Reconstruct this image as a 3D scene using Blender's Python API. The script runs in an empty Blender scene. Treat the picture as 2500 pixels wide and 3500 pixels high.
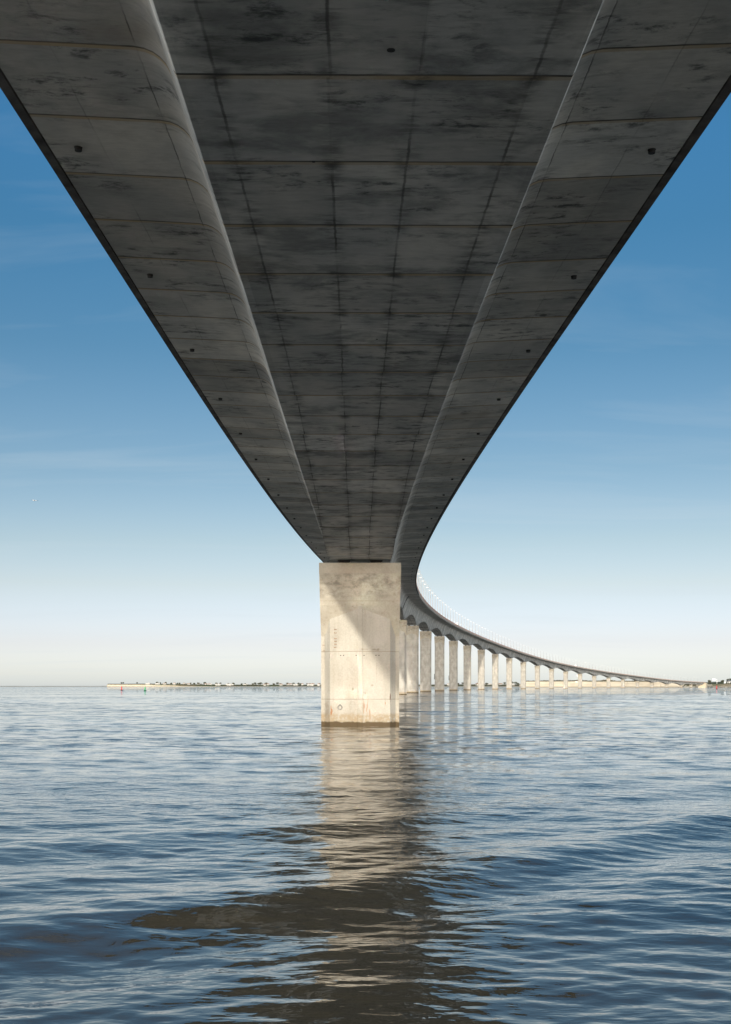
import bpy, bmesh, math, random
import numpy as np
from mathutils import Vector, noise

random.seed(7)
rng = np.random.default_rng(11)
R = math.radians
scene = bpy.context.scene
C = scene.collection

# ------------------------------------------------------------------ survey
H = 2.824            # eye above the water (water = 0)
F = 4400.0           # focal length in photo pixels (photo 2500 wide)
X0, Y0 = 1250.0, 2345.5
SEG = 3.564          # length of one precast segment
SPAN = 110.0
S1 = 92.4            # chainage of the first pier
SUN_AZ, SUN_EL = 0.120, R(8.6)


def at(px, py, d):
    """world point of a surveyed photo position at distance d"""
    return Vector(((px - X0) * d / F, d, H + (Y0 - py) * d / F))


# ------------------------------------------------------------------ helpers
def link(o):
    C.objects.link(o)
    return o


def mesh_obj(name, verts, faces, mat=None, parent=None, smooth=False):
    me = bpy.data.meshes.new(name)
    me.from_pydata([tuple(v) for v in verts], [], faces)
    me.update()
    if mat:
        me.materials.append(mat)
    if smooth:
        me.polygons.foreach_set('use_smooth', [True] * len(me.polygons))
    o = link(bpy.data.objects.new(name, me))
    if parent:
        o.parent = parent
    return o


class MB:
    """collects simple solids and links them as one mesh"""

    def __init__(self):
        self.v, self.f = [], []

    def add(self, verts, faces):
        b = len(self.v)
        self.v += [tuple(v) for v in verts]
        self.f += [tuple(b + i for i in f) for f in faces]
        return self

    def box(self, c, d, rz=0.0, taper=1.0):
        cx, cy, cz = c
        hx, hy, hz = d[0] / 2, d[1] / 2, d[2] / 2
        cs, sn = math.cos(rz), math.sin(rz)
        vs = []
        for sz in (-1, 1):
            t = taper if sz > 0 else 1.0
            for sx, sy in ((-1, -1), (1, -1), (1, 1), (-1, 1)):
                x, y = sx * hx * t, sy * hy * t
                vs.append((cx + x * cs - y * sn, cy + x * sn + y * cs, cz + sz * hz))
        return self.add(vs, [(3, 2, 1, 0), (4, 5, 6, 7), (0, 1, 5, 4), (1, 2, 6, 5), (2, 3, 7, 6), (3, 0, 4, 7)])

    def tube(self, pts, r, n=8):
        pts = [Vector(p) for p in pts]
        rs = r if isinstance(r, (list, tuple)) else [r] * len(pts)
        vs, fs = [], []
        for i, p in enumerate(pts):
            d = (pts[min(i + 1, len(pts) - 1)] - pts[max(i - 1, 0)]).normalized()
            up = Vector((0, 0, 1)) if abs(d.z) < 0.9 else Vector((1, 0, 0))
            a = d.cross(up).normalized()
            b = a.cross(d).normalized()
            for k in range(n):
                t = 2 * math.pi * k / n
                vs.append(p + (a * math.cos(t) + b * math.sin(t)) * rs[i])
        for i in range(len(pts) - 1):
            for k in range(n):
                k2 = (k + 1) % n
                fs.append((i * n + k, i * n + k2, (i + 1) * n + k2, (i + 1) * n + k))
        fs.append(tuple(reversed(range(n))))
        fs.append(tuple(range((len(pts) - 1) * n, len(pts) * n)))
        return self.add(vs, fs)

    def lathe(self, prof, n=20, c=(0, 0, 0)):
        vs, fs = [], []
        for r, z in prof:
            for k in range(n):
                t = 2 * math.pi * k / n
                vs.append((c[0] + r * math.cos(t), c[1] + r * math.sin(t), c[2] + z))
        m = len(prof)
        for i in range(m - 1):
            for k in range(n):
                k2 = (k + 1) % n
                fs.append((i * n + k, i * n + k2, (i + 1) * n + k2, (i + 1) * n + k))
        fs.append(tuple(reversed(range(n))))
        fs.append(tuple(range((m - 1) * n, m * n)))
        return self.add(vs, fs)

    def build(self, name, mat, parent=None, smooth=False):
        return mesh_obj(name, self.v, self.f, mat, parent, smooth)


def thing(name, label, cat, loc=(0, 0, 0), rz=0.0, group=None):
    o = link(bpy.data.objects.new(name, None))
    o.empty_display_size = 0.5
    o.location = loc
    o.rotation_euler = (0, 0, rz)
    tag(o, label, cat, group)
    return o


def tag(o, label, cat, group=None, kind=None):
    if label:
        o['label'] = label
    if cat:
        o['category'] = cat
    if group:
        o['group'] = group
    if kind:
        o['kind'] = kind
    return o


def copy_tree(src, loc, rz, label, group=None):
    r = link(src.copy())
    r.location = loc
    r.rotation_euler = (0, 0, rz)
    r['label'] = label
    if group:
        r['group'] = group
    for ch in list(src.children):
        c = link(ch.copy())
        c.parent = r
        for g in list(ch.children):
            e = link(g.copy())
            e.parent = c
    return r


ORD = ['zeroth', 'first', 'second', 'third', 'fourth', 'fifth', 'sixth', 'seventh', 'eighth', 'ninth', 'tenth',
       'eleventh', 'twelfth', 'thirteenth', 'fourteenth', 'fifteenth', 'sixteenth', 'seventeenth', 'eighteenth',
       'nineteenth', 'twentieth', 'twenty-first', 'twenty-second', 'twenty-third', 'twenty-fourth', 'twenty-fifth']


# ------------------------------------------------------------------ node DSL
class G:
    def __init__(self, name):
        self.m = bpy.data.materials.new(name)
        self.m.use_nodes = True
        self.t = self.m.node_tree
        self.t.nodes.clear()
        self.out = self.t.nodes.new('ShaderNodeOutputMaterial')

    def n(self, typ, **kw):
        nd = self.t.nodes.new(typ)
        for k, v in kw.items():
            setattr(nd, k, v)
        return nd

    def set(self, sock, v):
        if isinstance(v, bpy.types.NodeSocket):
            self.t.links.new(v, sock)
        elif v is not None:
            sock.default_value = v

    def math(self, op, a, b=None, c=None, clamp=False):
        nd = self.n('ShaderNodeMath', operation=op, use_clamp=clamp)
        for i, x in enumerate((a, b, c)):
            if x is not None:
                self.set(nd.inputs[i], x)
        return nd.outputs[0]

    def add(self, a, b): return self.math('ADD', a, b)
    def sub(self, a, b): return self.math('SUBTRACT', a, b)
    def mul(self, a, b): return self.math('MULTIPLY', a, b)
    def absd(self, a, b): return self.math('ABSOLUTE', self.sub(a, b))

    def step(self, v, lo, hi, a=0.0, b=1.0):
        nd = self.n('ShaderNodeMapRange', interpolation_type='SMOOTHSTEP')
        self.set(nd.inputs[0], v)
        for i, x in zip((1, 2, 3, 4), (lo, hi, a, b)):
            self.set(nd.inputs[i], x)
        return nd.outputs[0]

    def xyz(self, x, y, z=0.0):
        nd = self.n('ShaderNodeCombineXYZ')
        for i, v in enumerate((x, y, z)):
            self.set(nd.inputs[i], v)
        return nd.outputs[0]

    def sep(self, v):
        nd = self.n('ShaderNodeSeparateXYZ')
        self.set(nd.inputs[0], v)
        return nd.outputs

    def vscale(self, v, s):
        nd = self.n('ShaderNodeVectorMath', operation='MULTIPLY')
        self.set(nd.inputs[0], v)
        nd.inputs[1].default_value = s
        return nd.outputs[0]

    def vadd(self, v, w):
        nd = self.n('ShaderNodeVectorMath', operation='ADD')
        self.set(nd.inputs[0], v)
        self.set(nd.inputs[1], w)
        return nd.outputs[0]

    def noise(self, vec, scale, detail=4.0, rough=0.55, dist=0.0):
        nd = self.n('ShaderNodeTexNoise')
        self.set(nd.inputs['Vector'], vec)
        nd.inputs['Scale'].default_value = scale
        nd.inputs['Detail'].default_value = detail
        nd.inputs['Roughness'].default_value = rough
        nd.inputs['Distortion'].default_value = dist
        return nd.outputs[0]

    def white(self, v):
        nd = self.n('ShaderNodeTexWhiteNoise', noise_dimensions='1D')
        self.set(nd.inputs['W'], v)
        return nd.outputs[0]

    def mix(self, f, a, b, mode='MIX'):
        nd = self.n('ShaderNodeMix', data_type='RGBA', blend_type=mode)
        self.set(nd.inputs[0], f)
        for i, v in ((6, a), (7, b)):
            if isinstance(v, tuple):
                v = (*v, 1.0) if len(v) == 3 else v
            self.set(nd.inputs[i], v)
        return nd.outputs[2]

    def tint(self, col, fac):
        """multiply a colour by a scalar socket"""
        nd = self.n('ShaderNodeVectorMath', operation='SCALE')
        self.set(nd.inputs[0], col)
        self.set(nd.inputs['Scale'], fac)
        return nd.outputs[0]

    def bump(self, h, strength=0.3, dist=0.02, normal=None):
        nd = self.n('ShaderNodeBump')
        nd.inputs['Strength'].default_value = strength
        nd.inputs['Distance'].default_value = dist
        self.set(nd.inputs['Height'], h)
        if normal is not None:
            self.set(nd.inputs['Normal'], normal)
        return nd.outputs[0]

    def uv(self, name):
        return self.n('ShaderNodeUVMap', uv_map=name).outputs[0]

    def obj(self):
        return self.n('ShaderNodeTexCoord').outputs['Object']

    def pos(self):
        return self.n('ShaderNodeNewGeometry').outputs['Position']

    def rand(self):
        return self.n('ShaderNodeObjectInfo').outputs['Random']

    def done(self, col, rough=0.85, normal=None, spec=0.3, ior=None, metal=0.0):
        p = self.n('ShaderNodeBsdfPrincipled')
        if isinstance(col, tuple):
            col = (*col, 1.0) if len(col) == 3 else col
        self.set(p.inputs['Base Color'], col)
        self.set(p.inputs['Roughness'], rough)
        p.inputs['Specular IOR Level'].default_value = spec
        p.inputs['Metallic'].default_value = metal
        if ior:
            p.inputs['IOR'].default_value = ior
        if normal is not None:
            self.set(p.inputs['Normal'], normal)
        self.t.links.new(p.outputs[0], self.out.inputs[0])
        return self.m


def plain(name, col, rough=0.7, metal=0.0, var=0.15, scale=3.0):
    g = G(name)
    o = g.obj()
    n = g.noise(o, scale, 5.0)
    f = g.step(n, 0.25, 0.75, 1 - var, 1 + var)
    return g.done(g.tint((*col,), f) if False else g.mix(1.0, (*col,), g.xyz(f, f, f), 'MULTIPLY'), rough, metal=metal)


# ------------------------------------------------------------------ materials
def mat_girder():
    """precast concrete: uv = (arc length across the section, chainage)"""
    g = G('girder_concrete')
    uv = g.uv('strip')
    u, v, _ = g.sep(uv)
    lat = g.sep(g.uv('lateral'))[0]
    au = g.math('ABSOLUTE', u)
    big = g.noise(g.vscale(uv, (0.5, 0.22, 1)), 1.0, 3.0, 0.5)
    col = g.mix(g.step(big, 0.35, 0.65), (0.455, 0.462, 0.45), (0.60, 0.59, 0.55))
    # every precast segment has its own cast tone
    k = g.math('FLOOR', g.mul(g.sub(v, 0.0), 1 / SEG))
    tone = g.step(g.white(g.add(k, 0.37)), 0.0, 1.0, 0.86, 1.12)
    side = g.math('SIGN', g.step(au, 2.6, 2.7, -1, 1))
    tone2 = g.step(g.white(g.add(g.mul(k, 3.1), g.mul(side, 7.7))), 0.0, 1.0, 0.90, 1.10)
    # board and rinse streaks across the deck
    st = g.noise(g.vscale(uv, (0.85, 3.4, 1)), 1.0, 8.0, 0.68, 0.5)
    st_m = g.noise(g.vscale(uv, (0.34, 0.42, 1)), 1.0, 3.0, 0.55)
    streak = g.mul(g.step(st, 0.44, 0.74), g.step(st_m, 0.36, 0.64))
    st2 = g.noise(g.vadd(g.vscale(uv, (2.6, 8.0, 1)), (31.0, 7.0, 0.0)), 1.0, 7.0, 0.68)
    fine = g.step(st2, 0.3, 0.75, 1.08, 0.88)
    blot = g.noise(g.vadd(g.vscale(uv, (1.1, 1.9, 1)), (5.0, 91.0, 0.0)), 1.0, 10.0, 0.74, 0.2)
    blot = g.mul(g.step(blot, 0.50, 0.64), g.step(st_m, 0.43, 0.60))
    ochre = g.step(g.noise(g.vadd(g.vscale(uv, (0.2, 0.13, 1)), (3.0, 44.0, 0.0)), 1.0, 3.0), 0.60, 0.70)
    col = g.mix(g.mul(ochre, 0.45), col, (0.235, 0.185, 0.125))
    col = g.mix(g.mul(streak, 0.62), col, (0.12, 0.128, 0.128))
    bro = g.noise(g.vadd(g.vscale(uv, (0.45, 0.62, 1)), (13.0, 19.0, 0.0)), 1.0, 9.0, 0.66, 0.25)
    won = g.step(au, 2.6, 3.2, 1.0, 0.38)
    col = g.mix(g.mul(won, g.step(bro, 0.47, 0.64, 0.0, 0.60)), col, (0.13, 0.135, 0.132))
    col = g.mix(g.mul(won, g.step(bro, 0.43, 0.30, 0.0, 0.45)), col, (0.66, 0.64, 0.58))
    col = g.mix(g.mul(blot, 0.85), col, (0.04, 0.045, 0.048))
    pan = g.add(g.add(g.math('GREATER_THAN', lat, -2.2), g.math('GREATER_THAN', lat, -0.62)), g.add(g.math('GREATER_THAN', lat, 0.62), g.math('GREATER_THAN', lat, 2.2)))
    tone3 = g.step(g.white(g.add(g.mul(k, 5.3), g.mul(pan, 2.9))), 0.0, 1.0, 0.88, 1.12)
    f = g.mul(g.mul(g.mul(tone, tone2), tone3), fine)
    col = g.mix(1.0, col, g.xyz(f, f, f), 'MULTIPLY')
    # transverse joints: dark slot with a smear of ochre sealant beside it
    fr = g.math('FRACT', g.mul(v, 1 / SEG))
    wob = g.mul(g.sub(g.noise(g.vscale(uv, (1.1, 0.3, 1)), 1.0, 3.0), 0.5), 0.05)
    dj = g.absd(g.add(g.mul(g.absd(fr, 0.5), -SEG), SEG / 2), wob)
    sd = g.add(g.mul(g.sub(g.math('FRACT', g.add(g.mul(v, 1 / SEG), 0.5)), 0.5), SEG), wob)
    slot = g.step(g.absd(sd, -0.080), 0.018, 0.05, 1.0, 0.0)
    smear = g.step(dj, 0.065, 0.10, 1.0, 0.0)
    js = g.step(g.noise(g.vadd(g.vscale(uv, (0.6, 0.31, 1)), (17.0, 3.0, 0.0)), 1.0, 3.0), 0.35, 0.62)
    col = g.mix(g.mul(smear, g.add(g.mul(js, 0.40), 0.50)), col, (0.44, 0.345, 0.215))
    col = g.mix(g.mul(slot, g.step(js, 0.0, 1.0, 0.95, 0.65)), col, (0.04, 0.035, 0.028))
    # longitudinal form joints on the soffit and wings
    lw = g.mul(g.sub(g.noise(g.vscale(uv, (0.5, 1.3, 1)), 1.0, 6.0, 0.75), 0.5), 0.09)
    off = g.mul(g.sub(g.white(g.add(k, 9.1)), 0.5), 0.06)
    ll = g.add(g.add(lat, lw), off)
    lines = None
    for cpos in (0.62, 2.2, 6.15, 4.45):
        for sgn in (-1, 1):
            d = g.absd(ll, sgn * cpos)
            wd = 0.017 if cpos < 3 else 0.012
            mline = g.step(d, wd * 0.6, wd * 2.0, 0.9 if cpos < 3 else (0.85 if cpos < 5 else 0.35), 0.0)
            lines = mline if lines is None else g.math('MAXIMUM', lines, mline)
    seg_on = g.step(g.noise(g.vadd(g.vscale(uv, (0.9, 0.45, 1)), (1.0, 71.0, 0.0)), 1.0, 3.0), 0.38, 0.60, 0.12, 0.95)
    onweb = g.step(au, 2.75, 2.95)
    isline = g.mul(lines, seg_on)
    col = g.mix(g.mul(isline, 0.85), col, (0.05, 0.048, 0.045))
    # rinse marks spreading from the form joints
    hl = None
    for cpos in (0.62, 2.2):
        for sgn in (-1, 1):
            d = g.absd(ll, sgn * cpos)
            mm = g.step(d, 0.02, 0.30, 1.0, 0.0)
            hl = mm if hl is None else g.math('MAXIMUM', hl, mm)
    col = g.mix(g.mul(g.mul(hl, g.step(st, 0.46, 0.62)), 0.5), col, (0.07, 0.068, 0.062))
    cross = g.mul(g.mul(hl, g.step(dj, 0.05, 0.75, 1.0, 0.0)), g.step(g.noise(g.vadd(g.vscale(uv, (1.3, 1.7, 1)), (61.0, 2.0, 0.0)), 1.0, 6.0, 0.7), 0.42, 0.60))
    col = g.mix(g.mul(cross, 0.75), col, (0.04, 0.042, 0.042))
    h = g.add(g.mul(g.math('MAXIMUM', slot, isline), -1.0), g.mul(st2, 0.18))
    nrm = g.bump(h, 0.55, 0.03)
    return g.done(col, 0.88, nrm, 0.25)


def mat_pier(name, front=False):
    g = G(name)
    o = g.obj()
    x, y, z = g.sep(o)
    r = g.rand()
    oo = g.vadd(o, g.xyz(g.mul(r, 40.0 if not front else 0.0), 0.0, g.mul(r, 23.0 if not front else 0.0)))
    big = g.noise(g.vscale(oo, (0.6, 0.6, 0.35)), 1.0, 4.0)
    col = g.mix(g.step(big, 0.35, 0.68), (*((0.415, 0.378, 0.311) if front else (0.357, 0.336, 0.290)),), (*((0.498, 0.465, 0.394) if front else (0.490, 0.461, 0.403)),))
    streak = g.noise(g.vscale(oo, (4.5, 4.5, 0.28)), 1.0, 5.0, 0.6)
    col = g.mix(g.mul(g.step(streak, 0.50, 0.74), 0.40), col, (0.36, 0.32, 0.25))
    fine = g.noise(oo, 9.0, 6.0, 0.65)
    f = g.step(fine, 0.2, 0.8, 0.88, 1.1)
    col = g.mix(1.0, col, g.xyz(f, f, f), 'MULTIPLY')
    # casting joints every lift
    fr = g.math('FRACT', g.mul(g.sub(z, 1.9), 1 / 3.37))
    dj = g.sub(SEG * 0 + 3.37 / 2, g.mul(g.absd(fr, 0.5), 3.37))
    jl = g.mul(g.step(dj, 0.012, 0.04, 1.0, 0.0), g.step(fine, 0.3, 0.6, 0.35, 0.8))
    col = g.mix(jl, col, (0.25, 0.215, 0.16))
    # rust weeping at the lower lifts
    rust = g.mul(g.step(g.noise(g.vscale(oo, (3.2, 3.2, 0.55)), 1.0, 4.0), 0.62, 0.70), g.step(z, 3.0, 1.2))
    col = g.mix(g.mul(rust, 0.55), col, (0.36, 0.17, 0.065))
    # tide marks
    tn = g.mul(g.sub(g.noise(g.vscale(oo, (2.2, 2.2, 1.0)), 1.0, 6.0, 0.7), 0.5), 0.5)
    zt = g.add(z, tn)
    tan = g.mul(g.step(zt, 0.72, 1.02, 1.0, 0.0), g.step(g.noise(oo, 5.0, 5.0, 0.7), 0.28, 0.62))
    col = g.mix(g.mul(tan, 0.78), col, (0.34, 0.25, 0.14))
    wet = g.step(g.add(z, g.mul(tn, 0.7)), 0.24, 0.36, 1.0, 0.0)
    col = g.mix(g.mul(wet, 0.94), col, (0.085, 0.058, 0.028))
    if front:
        def blob(cx, cz, rx, rz):
            a = g.math('POWER', g.mul(g.sub(x, cx), 1 / rx), 2.0)
            b = g.math('POWER', g.mul(g.sub(z, cz), 1 / rz), 2.0)
            n = g.noise(g.vscale(o, (7, 7, 4.5)), 1.0, 7.0, 0.75)
            return g.step(g.add(g.add(a, b), g.mul(g.sub(n, 0.46), 4.6)), 0.1, 1.1, 1.0, 0.0)
        for cx, cz, rx, rz, cc, k in ((-2.03, 1.02, 0.10, 0.42, (0.33, 0.13, 0.04), 0.9), (2.13, 2.05, 0.05, 0.42, (0.16, 0.08, 0.04), 0.9),
                                      (1.78, 1.65, 0.04, 0.22, (0.36, 0.17, 0.07), 0.8), (-0.51, 2.62, 0.09, 0.12, (0.22, 0.19, 0.14), 0.8),
                                      (0.34, 2.38, 0.17, 0.12, (0.25, 0.21, 0.15), 0.8), (0.84, 2.86, 0.12, 0.12, (0.25, 0.21, 0.15), 0.7),
                                      (0.30, 5.42, 0.32, 0.09, (0.24, 0.20, 0.145), 0.85), (1.15, 5.40, 0.40, 0.10, (0.24, 0.20, 0.145), 0.85),
                                      (-2.35, 1.2, 0.20, 0.75, (0.25, 0.20, 0.14), 0.55), (1.17, 4.0, 0.03, 1.0, (0.3, 0.26, 0.2), 0.6)):
            col = g.mix(g.mul(blob(cx, cz, rx, rz), k), col, cc)
    nrm = g.bump(g.add(g.mul(fine, 0.6), g.mul(jl, -1.0)), 0.35, 0.02)
    return g.done(col, 0.9, nrm, 0.2)


def mat_head():
    """flared pier heads: object origin at the top of the head"""
    g = G('pier_head_concrete')
    o = g.obj()
    x, y, z = g.sep(o)
    r = g.rand()
    oo = g.vadd(o, g.xyz(g.mul(r, 31.0), g.mul(r, 7.0), 0.0))
    big = g.noise(g.vscale(oo, (0.7, 0.7, 0.7)), 1.0, 4.0)
    col = g.mix(g.step(big, 0.35, 0.68), (0.390, 0.349, 0.278), (0.473, 0.436, 0.357))
    n1 = g.noise(g.vscale(oo, (1.1, 1.1, 1.9)), 1.0, 8.0, 0.70, 0.25)
    band = g.mul(g.step(z, -2.9, -1.9), g.step(z, -0.72, -0.80))
    col = g.mix(g.mul(g.mul(g.step(n1, 0.41, 0.66), band), 0.72), col, (0.15, 0.135, 0.108))
    n2 = g.noise(g.vscale(oo, (4.5, 4.5, 3.0)), 1.0, 7.0, 0.72, 0.4)
    band2 = g.mul(g.step(z, -5.2, -3.8), g.step(z, -2.2, -3.0))
    col = g.mix(g.mul(g.mul(g.step(n2, 0.54, 0.66), g.add(band2, band)), 0.55), col, (0.24, 0.20, 0.145))
    lowrim = g.step(g.absd(z, -2.66), 0.01, 0.04, 0.5, 0.0)
    col = g.mix(lowrim, col, (0.3, 0.26, 0.19))
    fine = g.noise(oo, 8.0, 6.0, 0.65)
    f = g.step(fine, 0.2, 0.8, 0.9, 1.1)
    col = g.mix(1.0, col, g.xyz(f, f, f), 'MULTIPLY')
    return g.done(col, 0.9, g.bump(fine, 0.3, 0.02), 0.2)


def mat_water():
    g = G('sea_water')
    p = g.pos()
    x, y, z = g.sep(p)
    dist = g.math('SQRT', g.add(g.mul(x, x), g.mul(y, y)))
    # ripples too small for the mesh
    a = g.noise(g.vadd(g.vscale(p, (2.6, 4.2, 1)), (9.0, 3.0, 0.0)), 1.0, 2.0, 0.45, 0.35)
    gust = g.noise(g.vscale(p, (0.006, 0.022, 1)), 1.0, 4.0, 0.55, 0.3)
    gs = g.step(gust, 0.36, 0.64, 0.45, 1.35)
    fine = g.noise(g.vadd(g.vscale(p, (5.5, 8.5, 1)), (1.0, 5.0, 0.0)), 1.0, 2.0, 0.5, 0.3)
    hh = g.mul(g.add(g.mul(a, g.step(dist, 8.0, 30.0, 0.016, 0.024)), g.mul(fine, 0.0075)), gs)
    nb = g.bump(hh, 1.0, 1.0)
    # facets of the chop where the sheet gets too coarse to carry them
    def facets(vec, lo, hi, amp):
        nd = g.n('ShaderNodeTexNoise')
        g.set(nd.inputs['Vector'], vec)
        nd.inputs['Scale'].default_value = 1.0
        nd.inputs['Detail'].default_value = 2.0
        nd.inputs['Roughness'].default_value = 0.5
        c = g.sep(nd.outputs['Color'])
        k = g.mul(g.step(dist, lo, hi, 0.0, amp), gs)
        return g.xyz(g.mul(g.sub(c[0], 0.5), k), g.mul(g.sub(c[1], 0.5), k), 0.0)
    nv = g.vadd(nb, facets(g.vscale(p, (0.75, 1.15, 1)), 22.0, 70.0, 0.50))
    nv = g.vadd(nv, facets(g.vadd(g.vscale(p, (0.20, 0.34, 1)), (3.0, 8.0, 0.0)), 60.0, 170.0, 0.40))
    nv = g.vadd(nv, facets(g.vadd(g.vscale(p, (0.035, 0.06, 1)), (5.0, 1.0, 0.0)), 150.0, 420.0, 0.26))
    nd = g.n('ShaderNodeVectorMath', operation='NORMALIZE')
    g.set(nd.inputs[0], nv)
    nrm = nd.outputs[0]
    mud = g.noise(g.vscale(p, (0.03, 0.05, 1)), 1.0, 3.0)
    col = g.mix(g.step(mud, 0.3, 0.7), (0.074, 0.062, 0.040), (0.058, 0.053, 0.039))
    return g.done(col, 0.02, nrm, 0.5, 1.48)


def mat_coast():
    """chalk where it is steep, grass and fields on top, sand at the foot"""
    g = G('coast_ground')
    geo = g.n('ShaderNodeNewGeometry')
    p = geo.outputs['Position']
    nz = g.sep(geo.outputs['True Normal'])[2]
    z = g.sep(p)[2]
    n = g.noise(g.vscale(p, (0.02, 0.02, 0.25)), 1.0, 5.0, 0.65)
    cliff = g.mix(g.step(n, 0.35, 0.7), (0.66, 0.585, 0.455), (0.50, 0.42, 0.31))
    crack = g.noise(g.vscale(p, (0.11, 0.11, 0.05)), 1.0, 5.0, 0.7)
    cliff = g.mix(g.mul(g.step(crack, 0.60, 0.70), 0.55), cliff, (0.24, 0.18, 0.12))
    foot = g.step(g.add(z, g.mul(g.sub(n, 0.5), 3.0)), 1.2, 2.4, 0.75, 0.0)
    cliff = g.mix(foot, cliff, (0.20, 0.16, 0.11))
    fld = g.noise(g.vscale(p, (0.008, 0.006, 0.0)), 1.0, 4.0)
    top = g.mix(g.step(fld, 0.40, 0.62), (0.105, 0.115, 0.055), (0.175, 0.145, 0.09))
    top = g.mix(g.step(g.noise(g.vscale(p, (0.006, 0.004, 0.0)), 1.0, 2.0), 0.55, 0.62), top, (0.085, 0.16, 0.07))
    sand = g.step(z, 1.4, 3.2, 1.0, 0.0)
    top = g.mix(sand, top, (0.56, 0.50, 0.39))
    col = g.mix(g.step(nz, 0.42, 0.70), cliff, top)
    return g.done(col, 0.95, None, 0.1)


M = {}
M['girder'] = mat_girder()
M['pier'] = mat_pier('pier_concrete')
M['pier_front'] = mat_pier('front_pier_concrete', True)
M['head'] = mat_head()
M['water'] = mat_water()
M['coast'] = mat_coast()
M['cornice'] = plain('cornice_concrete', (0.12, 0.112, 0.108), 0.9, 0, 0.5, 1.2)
M['cornice_far'] = plain('cornice_pale_concrete', (0.40, 0.37, 0.32), 0.9, 0, 0.25, 0.6)  # paler copy of the cornice for all deck lengths past the nearest
M['asphalt'] = plain('asphalt', (0.05, 0.05, 0.052), 0.9)
M['rail'] = plain('red_brown_rail_paint', (0.56, 0.36, 0.28), 0.6, 0, 0.2, 0.5)
M['rubber'] = plain('black_bearing_rubber', (0.02, 0.02, 0.02), 0.7)
M['pipe'] = plain('black_drain_plastic', (0.012, 0.012, 0.012), 0.6)
M['rust'] = plain('rusty_iron', (0.24, 0.105, 0.04), 0.9, 0, 0.4, 20)
M['iron'] = plain('weathered_iron', (0.32, 0.31, 0.28), 0.6, 0.4, 0.3, 9)
M['pole'] = plain('grey_lamp_metal', (0.42, 0.41, 0.39), 0.5, 0.0, 0.1)
M['white'] = plain('white_lamp_paint', (0.80, 0.80, 0.78), 0.45, 0.0, 0.05)
M['cream'] = plain('cream_concrete', (0.62, 0.54, 0.40), 0.85)
M['red'] = plain('red_buoy_paint', (0.55, 0.06, 0.06), 0.5)
M['green'] = plain('green_buoy_paint', (0.02, 0.33, 0.12), 0.5)
M['dark'] = plain('dark_weed', (0.03, 0.035, 0.03), 0.8)
M['wall'] = plain('white_house_render', (0.62, 0.60, 0.55), 0.9)
M['roof'] = plain('clay_roof_tile', (0.36, 0.21, 0.14), 0.9)
M['slate'] = plain('grey_roof', (0.14, 0.15, 0.16), 0.8)
M['glass'] = plain('dark_window_glass', (0.03, 0.035, 0.04), 0.15)
M['leaf'] = plain('dark_foliage', (0.095, 0.10, 0.065), 0.9, 0, 0.4, 0.6)
M['scrub'] = plain('winter_scrub', (0.14, 0.125, 0.08), 0.95, 0, 0.4, 0.12)
M['bark'] = plain('bark', (0.11, 0.085, 0.06), 0.95)
M['rock'] = plain('riprap_stone', (0.27, 0.25, 0.21), 0.95, 0, 0.4, 0.4)
M['gull'] = plain('gull_feathers', (0.70, 0.70, 0.68), 0.8, 0, 0.2, 6)
M['tip'] = plain('dark_wing_feathers', (0.06, 0.06, 0.065), 0.8)

# ------------------------------------------------------------------ alignment of the bridge
SMIN, SMAX = -140.0, 2800.0
ss = np.arange(SMIN, SMAX + 0.5, 0.5)
th = -0.0098 + np.clip(ss - 47.0, 0, None) / 5100.0 + 0.0024 * np.clip((ss - 47.0) / 120.0, 0, 1)
i0 = int(np.argmin(abs(ss)))
ax = np.concatenate([[0], np.cumsum((np.sin(th)[1:] + np.sin(th)[:-1]) * 0.25)])
ay = np.concatenate([[0], np.cumsum((np.cos(th)[1:] + np.cos(th)[:-1]) * 0.25)])
ax = ax - ax[i0] + 0.30
ay = ay - ay[i0]
kn_s = [-237.6, -127.6, -17.6, 92.4, 202.4, 312.4, 422.4]
kn_z = [11.35 + 0.04 * s for s in kn_s]
kn_z[-1] = 28.0
far_z = [31.3, 33.7, 35.4, 36.45, 36.85, 36.6, 35.7, 34.25, 32.35, 30.2, 28.0, 25.9, 23.8, 21.7, 19.6, 17.4, 15.1, 12.6, 10.2]
for i, zz in enumerate(far_z):
    kn_s.append(532.4 + 110 * i)
    kn_z.append(zz)
kn_s += [2622.4, 2732.4, 2842.4]
kn_z += [8.3, 7.0, 6.2]


def zw(s):
    """height of the underside of the wing slabs above the water"""
    k = min(max(int((s - kn_s[0]) // SPAN), 1), len(kn_s) - 3)
    t = (s - kn_s[k]) / SPAN
    p0, p1, p2, p3 = kn_z[k - 1:k + 3]
    return H + 0.5 * (2 * p1 + (p2 - p0) * t + (2 * p0 - 5 * p1 + 4 * p2 - p3) * t * t + (3 * p1 - p0 - 3 * p2 + p3) * t ** 3)


def frame(s):
    return (float(np.interp(s, ss, ax)), float(np.interp(s, ss, ay)), float(np.interp(s, ss, th)))


def pt(s, lat, dz):
    x, y, a = frame(s)
    return (x + lat * math.cos(a), y - lat * math.sin(a), zw(s) + dz)


def depth(s):
    """wing level to soffit"""
    if s > 2622.4:
        return 3.4 + (6.02 - 3.4) * max(0.0, 1 - (s - 2622.4) / 45.0) ** 2
    if -17.6 < s < S1:
        return min(3.33 + 0.00108 * (s - 34.5) ** 2, 6.02)
    q = (s - S1) % SPAN
    x = abs(q - SPAN / 2)
    d = 3.4 + 0.00118 * x * x
    return min(d, 6.02 - 0.25 * max(0.0, (49.0 - x) / 6) ** 2 if x > 43 else d)


FIL = [(3.76, -0.66), (3.83, -0.48), (3.91, -0.33), (4.02, -0.21), (4.16, -0.11), (4.33, -0.04), (4.55, 0.0)]


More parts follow.
